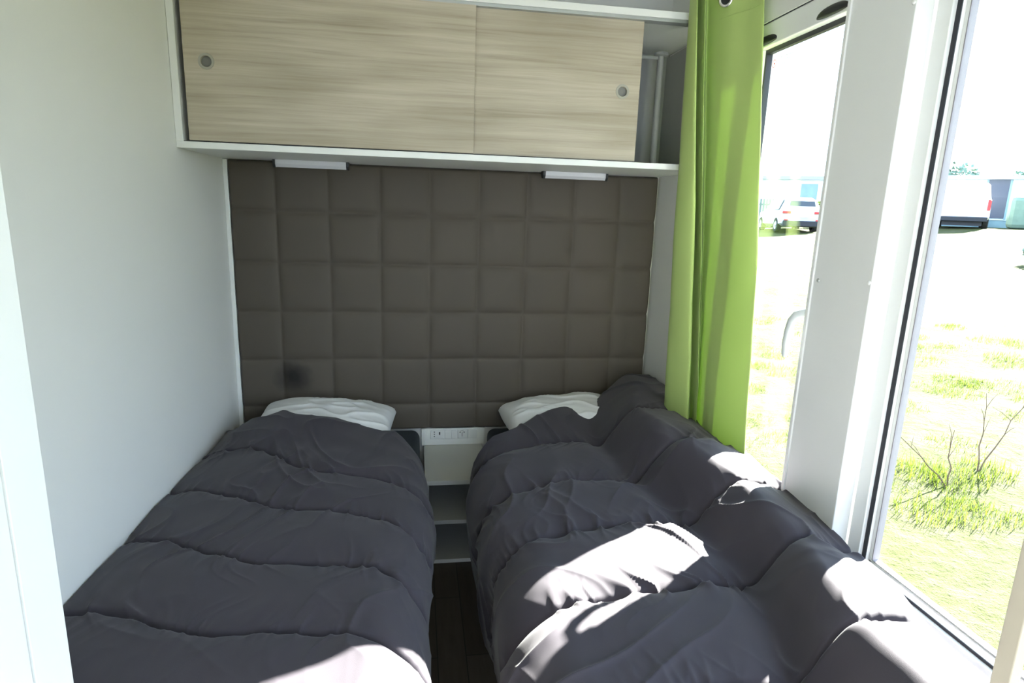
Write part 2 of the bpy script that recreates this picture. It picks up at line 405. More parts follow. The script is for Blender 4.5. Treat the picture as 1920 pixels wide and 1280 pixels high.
# warning sticker on the pane
st = empty('window_sticker', 'small faint warning sticker with red circle on the window pane', 'sticker', (1.8050, -0.757, 1.842))
bm = bmesh.new(); add_lathe(bm, [(0.0115, 0), (0.0115, 0.0006), (0.0095, 0.0006), (0.0095, 0)], (0, 0.008, 0), (-1, 0, 0), 24)
add_lathe(bm, [(0.0001, 0.0006), (0.003, 0.0006), (0.003, 0)], (0, 0.008, 0), (-1, 0, 0), 12)
obj('red_circle', bm, 'red', st)
bx = []
for i, L in enumerate((0.07, 0.06, 0.035)):
    y = -0.012
    while y > -0.012-L:
        ww = random.uniform(0.003, 0.008); bx.append((-0.0006, 0, y-ww, y, 0.010-i*0.010, 0.0125-i*0.010)); y -= ww+0.0025
boxes('print', 'greyprint', bx, st)
# casement handle
h = empty('lever_handle', None, None); h.parent = w1
bm = bmesh.new(); add_box(bm, -0.010, 0.0, -0.012, 0.012, -0.035, 0.035, 0.004, 3)
obj('backplate', bm, 'handle', h, 'auto')
bm = bmesh.new()
add_tube(bm, [(-0.006, 0, -0.012), (-0.020, 0.006, -0.010), (-0.031, 0.018, -0.018), (-0.037, 0.026, -0.036), (-0.040, 0.031, -0.065), (-0.041, 0.033, -0.10), (-0.040, 0.033, -0.130), (-0.039, 0.033, -0.138)],
         [0.010, 0.0105, 0.0105, 0.0105, 0.010, 0.0095, 0.0085, 0.005], 14)
obj('lever', bm, 'handle', h, True)
h.location = (1.776, -1.124, 1.16)

# ---------------- window 2 (large, beside the right bed)
bm = bmesh.new()
for (y0, y1, z0, z1) in ((W2[1]-0.041, W2[1]-0.001, ZS, ZT), (W2[0], W2[0]+0.05, ZS, ZT), (W2[0], W2[1], 1.885, ZT), (W2[0], W2[1], ZS, 0.578)):
    add_box(bm, 1.804, 1.845, y0, y1, z0, z1, 0.002)
w2 = obj('window_2', bm, 'pvc'); struct(w2, 'large clear window beside the foot of the right bed', 'window')
yg0, yg1 = W2[0]+0.05, W2[1]-0.041
def ring(name, x0, x1, a, b, mt):
    # rectangular ring around the glass opening between insets a and b
    y0, y1, z0, z1 = yg0, yg1, 0.578, 1.885
    return boxes(name, mt, [(x0, x1, y1-b, y1-a, z0+a, z1-a), (x0, x1, y0+a, y0+b, z0+a, z1-a), (x0, x1, y0+a, y1-a, z0+a, z0+a+(b-a)*0.55), (x0, x1, y0+a, y1-a, z1-b, z1-a)], w2)
ring('gasket', 1.8137, 1.8160, 0.0, 0.0115, 'gasket')
ring('bead', 1.8160, 1.842, 0.0, 0.0110, 'pvc')
ring('bead', 1.8245, 1.842, 0.0125, 0.020, 'pvc')
ring('spacer', 1.8250, 1.842, 0.020, 0.0225, 'stitch')
boxes('pane', 'glass', [(1.826, 1.830, yg0, yg1, 0.578, 1.885)], w2)
# inner ledge below window 2
struct(boxes('trim_3', 'pvc', [(1.755, 1.804, -1.95, -1.346, 0.50, 0.545)], bev=0.003), 'white inner ledge under the large window', 'trim')

# ---------------- window 3, unseen, added behind the camera to let more light in
bm = bmesh.new()
for (y0, y1, z0, z1) in ((-2.07, -2.02, 0.15, 2.0), (-4.0, -3.95, 0.15, 2.0), (-3.15, -3.10, 0.15, 2.0), (-4.0, -2.02, 1.94, 2.0), (-4.0, -2.02, 0.15, 0.22)):
    add_box(bm, 1.79, 1.84, y0, y1, z0, z1, 0.003)
w3 = obj('window_3_added', bm, 'pvc'); struct(w3, 'unseen glazed doors of the living area, added to let light in', 'window')
boxes('pane', 'glass', [(1.812, 1.816, -3.98, -2.04, 0.2, 1.96)], w3)

# ---------------- doorway: left jamb and partition
bm = bmesh.new()
add_box(bm, XL, 0.320, -1.913, -1.846, 0.0, ZC, 0.002)
add_box(bm, XL, 0.322, -2.00, -1.917, 0.0, ZC, 0.004)
d1 = obj('door_1', bm, 'pvc'); struct(d1, 'white door jamb beside the foot of the left bed', 'door')
boxes('groove', 'stitch', [(XL, 0.3165, -1.918, -1.912, 0.0, ZC)], d1)
# slim wooden upright on the right
tag(boxes('wooden_upright', 'lightwood', [(1.600, 1.618, -1.934, -1.906, 0.0, ZC)], bev=0.002), 'slim pale wood upright standing before the large window', 'post')

# ================================================================== HEADBOARD
def headboard():
    x0, x1, z0, z1 = 0.031, 1.762, 0.435, 1.540
    nx, nz = 360, 230
    xs = np.linspace(x0, x1, nx); zs = np.linspace(z0, z1, nz)
    X, Z = np.meshgrid(xs, zs, indexing='ij')
    u = X/0.2+0.13*(vnoise(Z*4, X*0.7, 3)-0.5)*0.2; v = (1.55-Z)/0.2+0.1*(vnoise(X*4, Z*0.5, 5)-0.5)*0.2
    fu = u-np.floor(u); fv = v-np.floor(v)
    du = np.minimum(fu, 1-fu)*0.2; dv = np.minimum(fv, 1-fv)*0.2
    p = 1-np.exp(-du/0.016); q = 1-np.exp(-dv/0.016)
    D = 0.016+0.011*(p*q)**0.75+0.003*(4*fu*(1-fu)*4*fv*(1-fv))
    D += 0.0012*fbm(X*12, Z*12, 9)
    e = np.minimum(np.minimum(X-x0, x1-X), np.minimum(Z-z0, z1-Z))
    D = D*np.clip(e/0.006, 0, 1)**0.5
    D[0, :] = 0.001; D[-1, :] = 0.001; D[:, 0] = 0.001; D[:, -1] = 0.001
    o = grid_obj('padded_headboard', X, -D-0.001, Z, 'headboard')
    return tag(o, 'taupe quilted square-tile headboard panel on the end wall', 'headboard')
headboard()

# ================================================================== OVERHEAD CABINET
cb = empty('overhead_cabinet', 'white overhead cabinet with two pale wood sliding doors', 'cabinet', (0.9, -0.235, 1.54))
def cbx(name, mt, bx, bev=0.0, par=None):
    b2 = [(a-0.9, b-0.9, c+0.235, d+0.235, e-1.54, f-1.54) for a, b, c, d, e, f in bx]
    return boxes(name, mt, b2, par or cb, bev)
FY = -0.478
cbx('bottom_board', 'lam', [(XL+0.001, XR-0.001, FY, -0.001, 1.541, 1.561)], 0.0012)
cbx('side_board', 'lam', [(XL+0.001, XL+0.022, FY, -0.001, 1.561, 2.022)], 0.001)
cbx('top_board', 'lam', [(XL+0.001, XR-0.001, FY, -0.001, 2.022, 2.044)], 0.0012)
cbx('back_board', 'inside', [(XL+0.022, XR-0.001, -0.012, -0.002, 1.561, 2.022)])
cbx('darkening_board', 'inside', [(1.757, XR-0.001, FY+0.02, -0.013, 1.561, 2.010)])  # grey board added over the white wall to darken the open end
cbx('top_track', 'alu', [(XL+0.022, XR-0.002, FY+0.003, FY+0.040, 2.012, 2.022)], 0.0008)
cbx('bottom_track', 'gasket', [(XL+0.022, 1.49, FY+0.006, FY+0.034, 1.561, 1.5635)])
dl = cbx('door', 'wood', [(0.053, 0.931, FY+0.003, FY+0.017, 1.565, 2.014)], 0.0008)
dr = cbx('door', 'wood', [(0.905, 1.494, FY+0.022, FY+0.036, 1.565, 2.014)], 0.0008)
def finger_pull(x, y, z, par):
    o = (x-0.9, y+0.235, z-1.54)
    bm = bmesh.new(); add_lathe(bm, [(0.0235, 0.0), (0.0230, 0.0014), (0.0190, 0.0016), (0.0162, 0.0010), (0.0158, 0.0)], o, (0, -1, 0), 32)
    f = obj('finger_pull', bm, 'pull', par, 'auto')
    bm = bmesh.new(); add_lathe(bm, [(0.0158, 0.0005), (0.0156, -0.0120), (0.0001, -0.0124)], o, (0, -1, 0), 32)
    obj('cup', bm, 'cup', f, 'auto')
def cut_hole(o, x, y, z):
    me = bpy.data.meshes.new('c'); bm = bmesh.new(); add_cyl(bm, (x-0.9, y+0.235-0.03, z-1.54), (x-0.9, y+0.235+0.030, z-1.54), 0.0157, 28)
    bm.to_mesh(me); bm.free()
    c = bpy.data.objects.new('cutter', me); C.objects.link(c); c.parent = cb
    bpy.context.view_layer.update()
    md = o.modifiers.new('hole', 'BOOLEAN'); md.object = c; md.operation = 'DIFFERENCE'; md.solver = 'EXACT'
    dg = bpy.context.evaluated_depsgraph_get(); ev = o.evaluated_get(dg); nm = bpy.data.meshes.new_from_object(ev)
    o.modifiers.clear(); o.data = nm
    bpy.data.objects.remove(c)
cut_hole(dl, 0.117, FY+0.003, 1.795); cut_hole(dr, 1.434, FY+0.022, 1.790)
finger_pull(0.117, FY+0.003, 1.795, dl); finger_pull(1.434, FY+0.022, 1.790, dr)
# hanging-rail support in the open end
bm = bmesh.new()
add_cyl(bm, (1.682-0.9, -0.14+0.235, 1.561-1.54), (1.682-0.9, -0.14+0.235, 1.988-1.54), 0.0125, 20)
add_lathe(bm, [(0.0001, 0.010), (0.026, 0.010), (0.028, 0.006), (0.028, 0.0), (0.014, -0.004)], (1.682-0.9, -0.14+0.235, 1.988-1.54), (0, 0, 1), 24)
obj('support_post', bm, 'inside', cb, 'auto')
cbx('rail', 'inside', [(1.20, 1.67, -0.146, -0.134, 1.972, 1.984)], 0.002)

# reading lights under the cabinet
def reading_light(x0, x1, lab):
    t = empty('reading_light', lab, 'lamp', ((x0+x1)/2, -0.09, 1.540), 'strip lights under the cabinet')
    L = (x1-x0)/2
    bm = bmesh.new(); add_prism(bm, [(0.022, 0.0), (0.022, -0.010), (0.012, -0.024), (-0.014, -0.027), (-0.024, -0.016), (-0.024, 0.0)], 0, -L, L)
    obj('lamp_cover', bm, 'led', t)
    for s in (-1, 1):
        bm = bmesh.new(); add_prism(bm, [(0.024, 0.0), (0.024, -0.011), (0.013, -0.026), (-0.015, -0.029), (-0.026, -0.017), (-0.026, 0.0)], 0, s*L, s*(L+0.009))
        obj('end_cap', bm, 'black', t)
    return t
reading_light(0.226, 0.482, 'white strip lamp with black end caps above the left bed')
reading_light(1.252, 1.500, 'white strip lamp with black end caps above the right bed')

# ================================================================== NIGHTSTAND AND SOCKETS
ns = empty('nightstand', 'white open nightstand with two shelves between the beds', 'nightstand', (0.9, -0.2, 0.0))
def nbx(name, mt, bx, bev=0.0):
    return boxes(name, mt, [(a-0.9, b-0.9, c+0.2, d+0.2, e, f) for a, b, c, d, e, f in bx], ns, bev)
nbx('top_board', 'stand', [(0.776, 1.032, -0.382, -0.002, 0.338, 0.356)], 0.001)
nbx('side_panel', 'stand', [(0.776, 0.792, -0.380, -0.002, 0.0, 0.338)], 0.001)
nbx('side_panel', 'stand', [(1.016, 1.032, -0.380, -0.002, 0.0, 0.338)], 0.001)
nbx('shelf', 'stand', [(0.792, 1.016, -0.378, -0.014, 0.170, 0.186)], 0.001)
nbx('bottom_board', 'stand', [(0.792, 1.016, -0.378, -0.014, 0.0, 0.016)], 0.001)
nbx('back_panel', 'stand', [(0.792, 1.016, -0.014, -0.004, 0.0, 0.338)])
sp = empty('socket_strip', 'white strip with sockets and switches above the nightstand', 'socket', (0.905, -0.02, 0.395))
def sbx(name, mt, bx, bev=0.0): return boxes(name, mt, [(a-0.905, b-0.905, c+0.02, d+0.02, e-0.395, f-0.395) for a, b, c, d, e, f in bx], sp, bev)
sbx('mounting_board', 'lam', [(0.766, 1.044, -0.020, -0.001, 0.357, 0.434)], 0.001)
sbx('edge_strip', 'sock', [(0.766, 0.781, -0.024, -0.020, 0.357, 0.434)], 0.001)
sbx('socket_plate', 'sock', [(0.806, 0.866, -0.0245, -0.020, 0.386, 0.428)], 0.001)
sbx('switch_rocker', 'sock', [(0.868, 0.895, -0.0255, -0.020, 0.386, 0.428)], 0.0012)
sbx('switch_rocker', 'sock', [(0.8965, 0.924, -0.0255, -0.020, 0.386, 0.428)], 0.0012)
sbx('socket_plate', 'sock', [(0.926, 0.968, -0.0245, -0.020, 0.386, 0.428)], 0.001)
sbx('blank_plate', 'sock', [(0.970, 1.010, -0.0240, -0.020, 0.386, 0.428)], 0.001)
bm = bmesh.new()
for z in (0.419, 0.409, 0.399): add_cyl(bm, (0.822-0.905, -0.0048, z-0.395), (0.822-0.905, -0.0038, z-0.395), 0.0025, 12)
add_box(bm, 0.842-0.905, 0.848-0.905, -0.0048, -0.0038, 0.406-0.395, 0.419-0.395)
obj('socket_holes', bm, 'black', sp)
bm = bmesh.new()
for x in (0.935, 0.944, 0.953): add_cyl(bm, (x-0.905, -0.0048, 0.416-0.395), (x-0.905, -0.0038, 0.416-0.395), 0.0026 if x != 0.944 else 0.0016, 12)
add_box(bm, 0.9430-0.905, 0.9452-0.905, -0.0048, -0.0038, 0.396-0.395, 0.414-0.395)
arc = [(0.944-0.905+0.0085*math.cos(a), -0.0043, 0.4165-0.395+0.0075*math.sin(a)) for a in [math.radians(25+13*i) for i in range(11)]]
add_tube(bm, arc, 0.0006, 6)
obj('socket_symbol', bm, 'black', sp)

# ================================================================== BEDS
def bed(x0, x1, lab, catlab):
    t = empty('single_bed', lab, 'bed', ((x0+x1)/2, -0.93, 0.0), 'single beds with charcoal duvets')
    cx = (x0+x1)/2; L0, L1 = -1.85+0.93, -0.035+0.93
    bm = bmesh.new(); add_box(bm, x0-cx+0.03, x1-cx-0.03, L0+0.03, L1-0.02, 0.06, 0.22, 0.006); obj('bed_base', bm, 'base', t)
    for a in (x0-cx+0.06, x1-cx-0.06):
        for b in (L0+0.10, L1-0.10):
            bm = bmesh.new(); add_cyl(bm, (a, b, 0.0), (a, b, 0.06), 0.022, 16); obj('leg', bm, 'base', t)
    bm = bmesh.new(); add_box(bm, x0-cx, x1-cx, L0, L1, 0.22, 0.445, 0.035, 5); obj('mattress', bm, 'mattress', t, True)
    return t
bed(0.022, 0.758, 'left single bed with dark navy mattress against the grey wall', 0)
bed(1.050, 1.752, 'right single bed with dark navy mattress below the windows', 0)

def interp_rows(tab_y, tab_x, tab, X, Y):
    tab = np.array(tab, float); ty = np.array(tab_y, float)          # ty descending
    out = np.zeros_like(X); yy = -Y; ry = -ty
    cols = [np.interp(X, tab_x, tab[k]) for k in range(len(ty))]
    idx = np.clip(np.searchsorted(ry, yy)-1, 0, len(ty)-2)
    for k in range(len(ty)-1):
        mk = idx == k
        t = np.clip((yy-ry[k])/(ry[k+1]-ry[k]), 0, 1); t = t*t*(3-2*t)
        out[mk] = (cols[k]*(1-t)+cols[k+1]*t)[mk]
    return out

def duvet(name, xw, sgn, xe_y, xe_v, head_x, head_y, y_foot, height, seams, seed, A=0.036, gather=1.0, pe=0.40, ns=360, nv=640):
    """xw: wall side x; sgn: +1 if the aisle edge lies at larger x. seams: list of (xs, ys) polylines."""
    r = 0.12
    top = 0.60; edge = r*math.pi/2*0.95; hang = 0.27; tuck = 0.05
    Ltot = tuck+top+edge+hang
    s = np.linspace(0, Ltot, ns); v = np.linspace(0, 1, nv)
    S, V = np.meshgrid(s, v, indexing='ij')
    # first guess of x for the head line
    def xe(y): return np.interp(-y, [-a for a in xe_y], xe_v)
    frac = np.clip((S-tuck)/(top+edge), 0, 1)
    xg = xw+sgn*frac*abs(xe(-1.0)-xw)
    yh = np.interp(xg, head_x, head_y)
    Y = yh+V*(y_foot-yh)
    XE = xe(Y)-sgn*A*0.7
    xr = XE-sgn*r                                  # where rounding starts
    tt = np.clip((S-tuck)/top, 0, 1)
    Xt = xw+(xr-xw)*tt
    th = np.clip((S-tuck-top)/edge, 0, 1)*math.pi/2
    X = np.where(S <= tuck+top, Xt, xr+sgn*r*np.sin(th))
    H = height(Xt, Y)
    Z = H-r*(1-np.cos(th))
    dn = np.clip(S-tuck-top-edge, 0, None)
    Z = Z-dn
    X = X-sgn*(0.22*dn**1.5)
    tk = np.clip(tuck-S, 0, None); Z = Z-tk
    nx = np.where(S < tuck+top, 0, sgn*np.sin(th)); nz = np.cos(th)
    ny = np.zeros_like(X)
    # stitched channels
    sy = [np.interp(X+0*Y, xs, ys) for xs, ys in seams]
    sy = [a+0.012*(vnoise(X*9+k*7, Y*0+k, seed+30)-0.5) for k, a in enumerate(sy)]
    bounds = [yh+0.10]+sy+[sy[-1]-0.31]
    P = np.zeros_like(X); dmin = np.full(X.shape, 9.0); side = np.zeros_like(X)
    for k in range(len(bounds)-1):
        a, b = bounds[k], bounds[k+1]
        t = np.clip((a-Y)/(a-b), 0, 1); mk = (Y <= a) & (Y > b)
        asym = t**0.9
        P = np.where(mk, (np.clip(4*asym*(1-asym), 0, 1))**pe, P)
    for a in sy: dmin = np.minimum(dmin, np.abs(Y-a))
    Aq = A*(0.75+0.5*fbm(X*4, Y*4, seed+11, 2))
    wallside = np.clip((S-tuck)/0.22, 0, 1); wallside = 0.5+0.5*wallside*wallside*(3-2*wallside)
    disp = Aq*P*wallside+A*0.22*(1-wallside)
    # sharp stitched groove
    disp -= 0.010*np.exp(-(dmin/0.006)**2)
    # gathers running out from the stitching
    near = np.exp(-dmin/0.045)
    wx = X if True else S
    g = ridge(S*26+3*vnoise(S*5, Y*9, seed+2), Y*5+seed, seed+1)**3
    disp += gather*0.011*near*(g-0.3)*(0.2+1.3*vnoise(S*6, Y*7, seed+3))
    g2 = ridge(S*44+4*vnoise(S*7, Y*8, seed+22), Y*7+seed, seed+21)**2
    disp += gather*0.0065*np.exp(-dmin/0.035)*(g2-0.4)*(0.2+1.2*vnoise(S*9, Y*9, seed+23))
    # long loose creases, slanting
    c1 = ridge((S*0.8+Y*0.6)*9+2*vnoise(S*4, Y*4, seed+5), (Y*0.8-S*0.6)*2.6, seed+6)**5
    c2 = ridge((S*0.9-Y*0.45)*13+2*vnoise(S*5, Y*5, seed+7), (Y*0.9+S*0.5)*3.2, seed+8)**6
    msk = np.clip(vnoise(S*4.2, Y*3.4, seed+9)*1.8-0.5, 0, 1)
    msk2 = np.clip(vnoise(S*4.7, Y*4.1, seed+10)*1.8-0.55, 0, 1)
    disp += gather*(0.0095*c1*msk+0.008*c2*msk2)
    disp += 0.014*(fbm(S*4.5, Y*4.5, seed+12, 3)-0.45)
    # vertical folds on the hanging side
    hz = np.clip((S-tuck-top)/0.2, 0, 1)
    disp += hz*0.012*(ridge(Y*9+1.5*vnoise(Y*3, S*5, seed+15), S*2.2, seed+14)-0.5)
    disp *= np.clip((S)/0.05, 0, 1)
    X = X+nx*disp; Z = Z+nz*disp
    # head hem rolls down
    R = 0.045
    d = (yh-Y); e = np.clip(R-d, 0, R)
    Z = Z-(R-np.sqrt(np.clip(R*R-e*e, 0, None)))
    # one extra lip row folded under
    X0 = X[:, :1]; Y0 = Y[:, :1]+0.004; Z0 = np.maximum(Z[:, :1]-0.05, 0.02)
    X = np.concatenate([X0, X], 1); Y = np.concatenate([Y0-0.0, Y], 1); Z = np.concatenate([Z0, Z], 1)
    Z = np.maximum(Z, 0.03)
    return grid_obj(name, X, Y, Z, 'duvet')

# left duvet
def h_left(X, Y):
    return interp_rows([-0.10, -0.33, -0.60, -1.0, -1.4, -1.84], [0.014, 0.10, 0.25, 0.45, 0.62, 0.75],
        [[.475, .505, .530, .525, .50, .49], [.495, .560, .607, .590, .535, .505], [.515, .545, .565, .560, .540, .52],
         [.525, .545, .550, .550, .540, .525], [.550, .555, .550, .550, .545, .535], [.560, .560, .555, .55, .545, .535]], X, Y)
sL = [([0.0, .04, .19, .26, .35, .43, .62, .73, .9], [-.49, -.50, -.53, -.585, -.685, -.73, -.765, -.82, -.86]),
      ([0.0, .08, .22, .34, .43, .53, .66, .74, .9], [-.76, -.79, -.86, -.94, -.965, -.975, -1.02, -1.10, -1.16]),
      ([0.0, .04, .14, .24, .31, .37, .45, .56, .65, .72, .9], [-1.07, -1.06, -1.09, -1.15, -1.18, -1.21, -1.215, -1.23, -1.25, -1.31, -1.40]),
      ([0.0, .10, .17, .25, .36, .49, .59, .69, .9], [-1.35, -1.37, -1.39, -1.43, -1.46, -1.465, -1.475, -1.515, -1.60]),
      ([0.0, .3, .9], [-1.66, -1.70, -1.80])]
d1_ = duvet('duvet', 0.018, 1, [-.20, -.45, -.81, -1.02, -1.26, -1.55, -1.84], [.735, .762, .797, .785, .772, .770, .77],
      [0.014, .14, .30, .65, .76, .80], [-.16, -.21, -.30, -.345, -.47, -.52], -1.86, h_left, sL, 21, A=0.024, gather=1.0, pe=0.30)
tag(d1_, 'charcoal quilted duvet spread over the left bed against the wall', 'duvet', 'charcoal duvets')

# right duvet
def h_right(X, Y):
    xv = np.interp(-Y, [0, .2, .55, .85, 1.13, 1.42, 1.71, 1.9], [1.46, 1.44, 1.395, 1.41, 1.475, 1.50, 1.42, 1.42])
    wd = np.interp(-Y, [0, .3, .55, .85, 1.13, 1.42, 1.71], [.26, .22, .14, .14, .15, .12, .12])
    t = np.clip((X-xv)/wd, 0, 1); t = t*t*(3-2*t)
    base = np.interp(X, [0.9, 1.05, 1.2, 1.4], [0.505, 0.53, 0.548, 0.555])
    amp = np.interp(-Y, [0, .3, .55, .85, 1.13, 1.42, 1.71, 1.9], [.12, .125, .125, .125, .115, .11, .11, .11])
    z = base+amp*t
    pk = np.interp(-Y, [0, .4, .62, .94, 1.1, 1.33, 1.55, 1.84], [.675, .670, .640, .648, .640, .622, .598, .570])
    f = np.clip((X-1.63)/0.14, 0, 1); f = f*f*(3-2*f)
    z = z*(1-f)+pk*f
    # pillow shaped lift at the head
    z += 0.035*np.exp(-((X-1.25)/0.22)**2-((Y+0.24)/0.16)**2)
    z -= 0.022*np.exp(-((X-xv)/0.05)**2)*np.clip(-Y/0.3, 0, 1)
    return z
ys = lambda a, b, c=0.0: ([0.8, 1.0, 1.1, 1.25, 1.45, 1.6, 1.77], [a-0.10, a-0.04, a-0.015, a, a+b*0.5, a+b, a+b+c])
sR = [ys(-.55, .0, -.02), ys(-.86, .0, 0.0), ys(-1.135, .0, 0.0), ys(-1.415, .0, 0.0), ys(-1.71, 0.01, 0.0)]
d2_ = duvet('duvet', 1.762, -1, [-.20, -.465, -.69, -.99, -1.28, -1.54, -1.84], [1.00, .962, .919, .932, .945, .918, .92],
      [.90, .97, 1.10, 1.20, 1.35, 1.50, 1.62, 1.77], [-.53, -.50, -.41, -.32, -.225, -.15, -.065, -.06], -1.895, h_right, sR, 77, A=0.038, gather=1.4)
tag(d2_, 'charcoal quilted duvet rucked up against the windows on the right bed', 'duvet', 'charcoal duvets')

# ---------------- pillows
def pillow(x0, x1, y0, y1, zb, h, lab, seed, rz=0.0, tilt=0.0, roll=0.0):
    n = 80
    u = np.linspace(-1, 1, n); U, V = np.meshgrid(u, u, indexing='ij')
    a, b = (x1-x0)/2, (y1-y0)/2
    e = np.clip((1-np.abs(U)**2.6)*(1-np.abs(V)**2.6), 0, 1)**0.33
    pin = 1-0.05*(1-np.abs(U*V))
    X = a*U*(1-0.07*(1-U*U)*0-0.06*(V*V)*(1-np.abs(U))*0)*pin; Y = b*V*pin
    wr = 0.010*(ridge(U*3+V*2, V*3-U, seed)**3)*e+0.008*(fbm(U*3, V*3, seed+2)-0.45)*e
    t = h/2*e
    def rot(X, Y, Z):
        X2 = X*math.cos(roll)+Z*math.sin(roll); Z = -X*math.sin(roll)+Z*math.cos(roll)
        Y2 = Y*math.cos(tilt)-Z*math.sin(tilt); Z2 = Y*math.sin(tilt)+Z*math.cos(tilt)
        return X2*math.cos(rz)-Y2*math.sin(rz), X2*math.sin(rz)+Y2*math.cos(rz), Z2
    top = rot(X, Y, t+wr); bot = rot(X, Y, -t*0.9)
    co = []; 
    for g in (top, bot): co.append(np.stack(g, -1).reshape(-1, 3))
    co = np.concatenate(co)
    i = np.arange(n-1)[:, None]*n+np.arange(n-1)[None, :]
    f = np.stack([i, i+1, i+n+1, i+n], -1).reshape(-1, 4)
    f2 = (f+n*n)[:, ::-1]
    me = bpy.data.meshes.new('pillow'); me.from_pydata(co.tolist(), [], np.concatenate([f[:, ::-1], f2[:, :]]).tolist()); me.update()
    bm = bmesh.new(); bm.from_mesh(me); bmesh.ops.remove_doubles(bm, verts=bm.verts, dist=0.0008); bmesh.ops.recalc_face_normals(bm, faces=bm.faces[:]); bm.to_mesh(me); bm.free()
    me.materials.append(M['pillow']); me.polygons.foreach_set('use_smooth', [True]*len(me.polygons))
    o = bpy.data.objects.new('pillow', me); C.objects.link(o); o.location = ((x0+x1)/2, (y0+y1)/2, zb+h/2)
    return tag(o, lab, 'pillow', 'white pillows')
pillow(0.13, 0.655, -0.385, -0.045, 0.445, 0.165, 'white pillow tucked under the duvet of the left bed', 3, rz=-0.03, tilt=0.05, roll=0.04)
pillow(1.105, 1.60, -0.36, -0.045, 0.450, 0.165, 'white pillow with loose corner on the right bed', 8, rz=0.05, tilt=0.03, roll=-0.05)

# ================================================================== CURTAIN
def curtain():
    ct = empty('curtain', 'lime green eyelet curtain hanging at the corner of the window', 'curtain', (1.69, -0.6, 2.10))
    top = [(1.712, -.490), (1.670, -.488), (1.635, -.488), (1.616, -.535), (1.609, -.585), (1.628, -.540), (1.644, -.505), (1.646, -.530), (1.636, -.583), (1.655, -.545), (1.676, -.515), (1.684, -.560), (1.700, -.622), (1.728, -.680), (1.741, -.740), (1.748, -.735)]
    mid = [(1.722, -.490), (1.688, -.488), (1.653, -.488), (1.634, -.540), (1.664, -.620), (1.692, -.560), (1.711, -.520), (1.706, -.560), (1.694, -.620), (1.714, -.580), (1.732, -.560), (1.722, -.620), (1.716, -.700), (1.718, -.800), (1.738, -.882), (1.746, -.876)]
    bot = [(1.725, -.490), (1.700, -.488), (1.673, -.488), (1.658, -.540), (1.696, -.640), (1.722, -.600), (1.738, -.580), (1.732, -.610), (1.722, -.665), (1.738, -.630), (1.745, -.620), (1.730, -.680), (1.716, -.760), (1.722, -.860), (1.738, -.955), (1.746, -.950)]
    def smooth(pts, n=130):
        P = np.array(pts); d = np.r_[0, np.cumsum(np.hypot(*(np.diff(P, axis=0).T)))]; d /= d[-1]
        # catmull-rom by index
        out = []
        k = len(P)
        for t in np.linspace(0, k-1, n):
            i = min(int(t), k-2); f = t-i
            p0, p1, p2, p3 = P[max(i-1, 0)], P[i], P[i+1], P[min(i+2, k-1)]
            out.append(0.5*((2*p1)+(-p0+p2)*f+(2*p0-5*p1+4*p2-p3)*f*f+(-p0+3*p1-3*p2+p3)*f**3))
        return np.array(out)
    a, b, c = smooth(top), smooth(mid), smooth(bot)
    nz = 150; zs = np.linspace(2.13, 0.60, nz); n = len(a)
    X = np.zeros((n, nz)); Y = np.zeros((n, nz)); Z = np.zeros((n, nz))
    for j, z in enumerate(zs):
        t = (2.13-z)/(2.13-0.60)
        if t < 0.55: f = t/0.55; p = a*(1-f)+b*f
        else: f = (t-0.55)/0.45; p = b*(1-f)+c*f
        X[:, j], Y[:, j], Z[:, j] = p[:, 0], p[:, 1], z
    U = np.linspace(0, 1, n)[:, None]*np.ones((1, nz))
    X += 0.007*(fbm(U*5, Z*2.2, 4, 3)-0.45)+0.004*(ridge(U*6+Z*1.3, Z*2.6-U*3, 6)**4)*np.clip(1.9-Z, 0, 1)
    Y += 0.006*(fbm(U*4, Z*2.5, 14, 3)-0.45)
    o = grid_obj('curtain_cloth', X-1.69, Y+0.6, Z-2.10, 'curtain', ct)
    md = o.modifiers.new('thick', 'SOLIDIFY'); md.thickness = 0.0012
    # heading seam
    bm = bmesh.new()
    j = int(np.argmin(abs(zs-1.995)))
    pts = [(X[i, j]-1.69-0.0018, Y[i, j]+0.6-0.0012, Z[i, j]-2.10) for i in range(98, n-6, 3)]
    add_tube(bm, pts, 0.0007, 6); obj('heading_seam', bm, 'curtain', ct)
    # eyelet on the wide panel
    bm = bmesh.new()
    ax = Vector((-0.80, -0.60, -0.05)).normalized()
    oo = Vector((1.692-1.69, -0.624+0.6, 2.046-2.10))
    add_lathe(bm, [(0.0150, -0.003), (0.0150, 0.003), (0.0185, 0.0055), (0.0230, 0.005), (0.0245, 0.001), (0.0245, -0.003)], oo, ax, 32)
    obj('eyelet', bm, 'chrome', ct, True)
    bm = bmesh.new(); add_lathe(bm, [(0.0001, 0.0015), (0.0155, 0.0015), (0.0155, -0.002)], oo, ax, 28)
    obj('eyelet_opening', bm, 'black', ct)
    return ct
curtain()
bm = bmesh.new(); add_cyl(bm, (1.70, -0.40, 2.145), (1.70, -1.90, 2.145), 0.010, 20)
for y in (-0.395, -1.905): add_lathe(bm, [(0.0001, 0.02), (0.012, 0.018), (0.016, 0.008), (0.013, 0.0), (0.010, -0.004)], (1.70, y, 2.145), (0, 1 if y > -1 else -1, 0), 18)
cr_ = obj('curtain_rod', bm, 'chrome', None, 'auto'); tag(cr_, 'thin metal curtain rod above the windows', 'curtain rod')
for y in (-0.46, -1.8):
    bm = bmesh.new(); add_cyl(bm, (1.70, y, 2.145), (1.769, y, 2.145), 0.007, 14); add_lathe(bm, [(0.0001, 0.0), (0.022, 0.0), (0.022, 0.004), (0.0001, 0.006)], (1.769, y, 2.145), (-1, 0, 0), 20)
    obj('bracket', bm, 'chrome', cr_, 'auto')

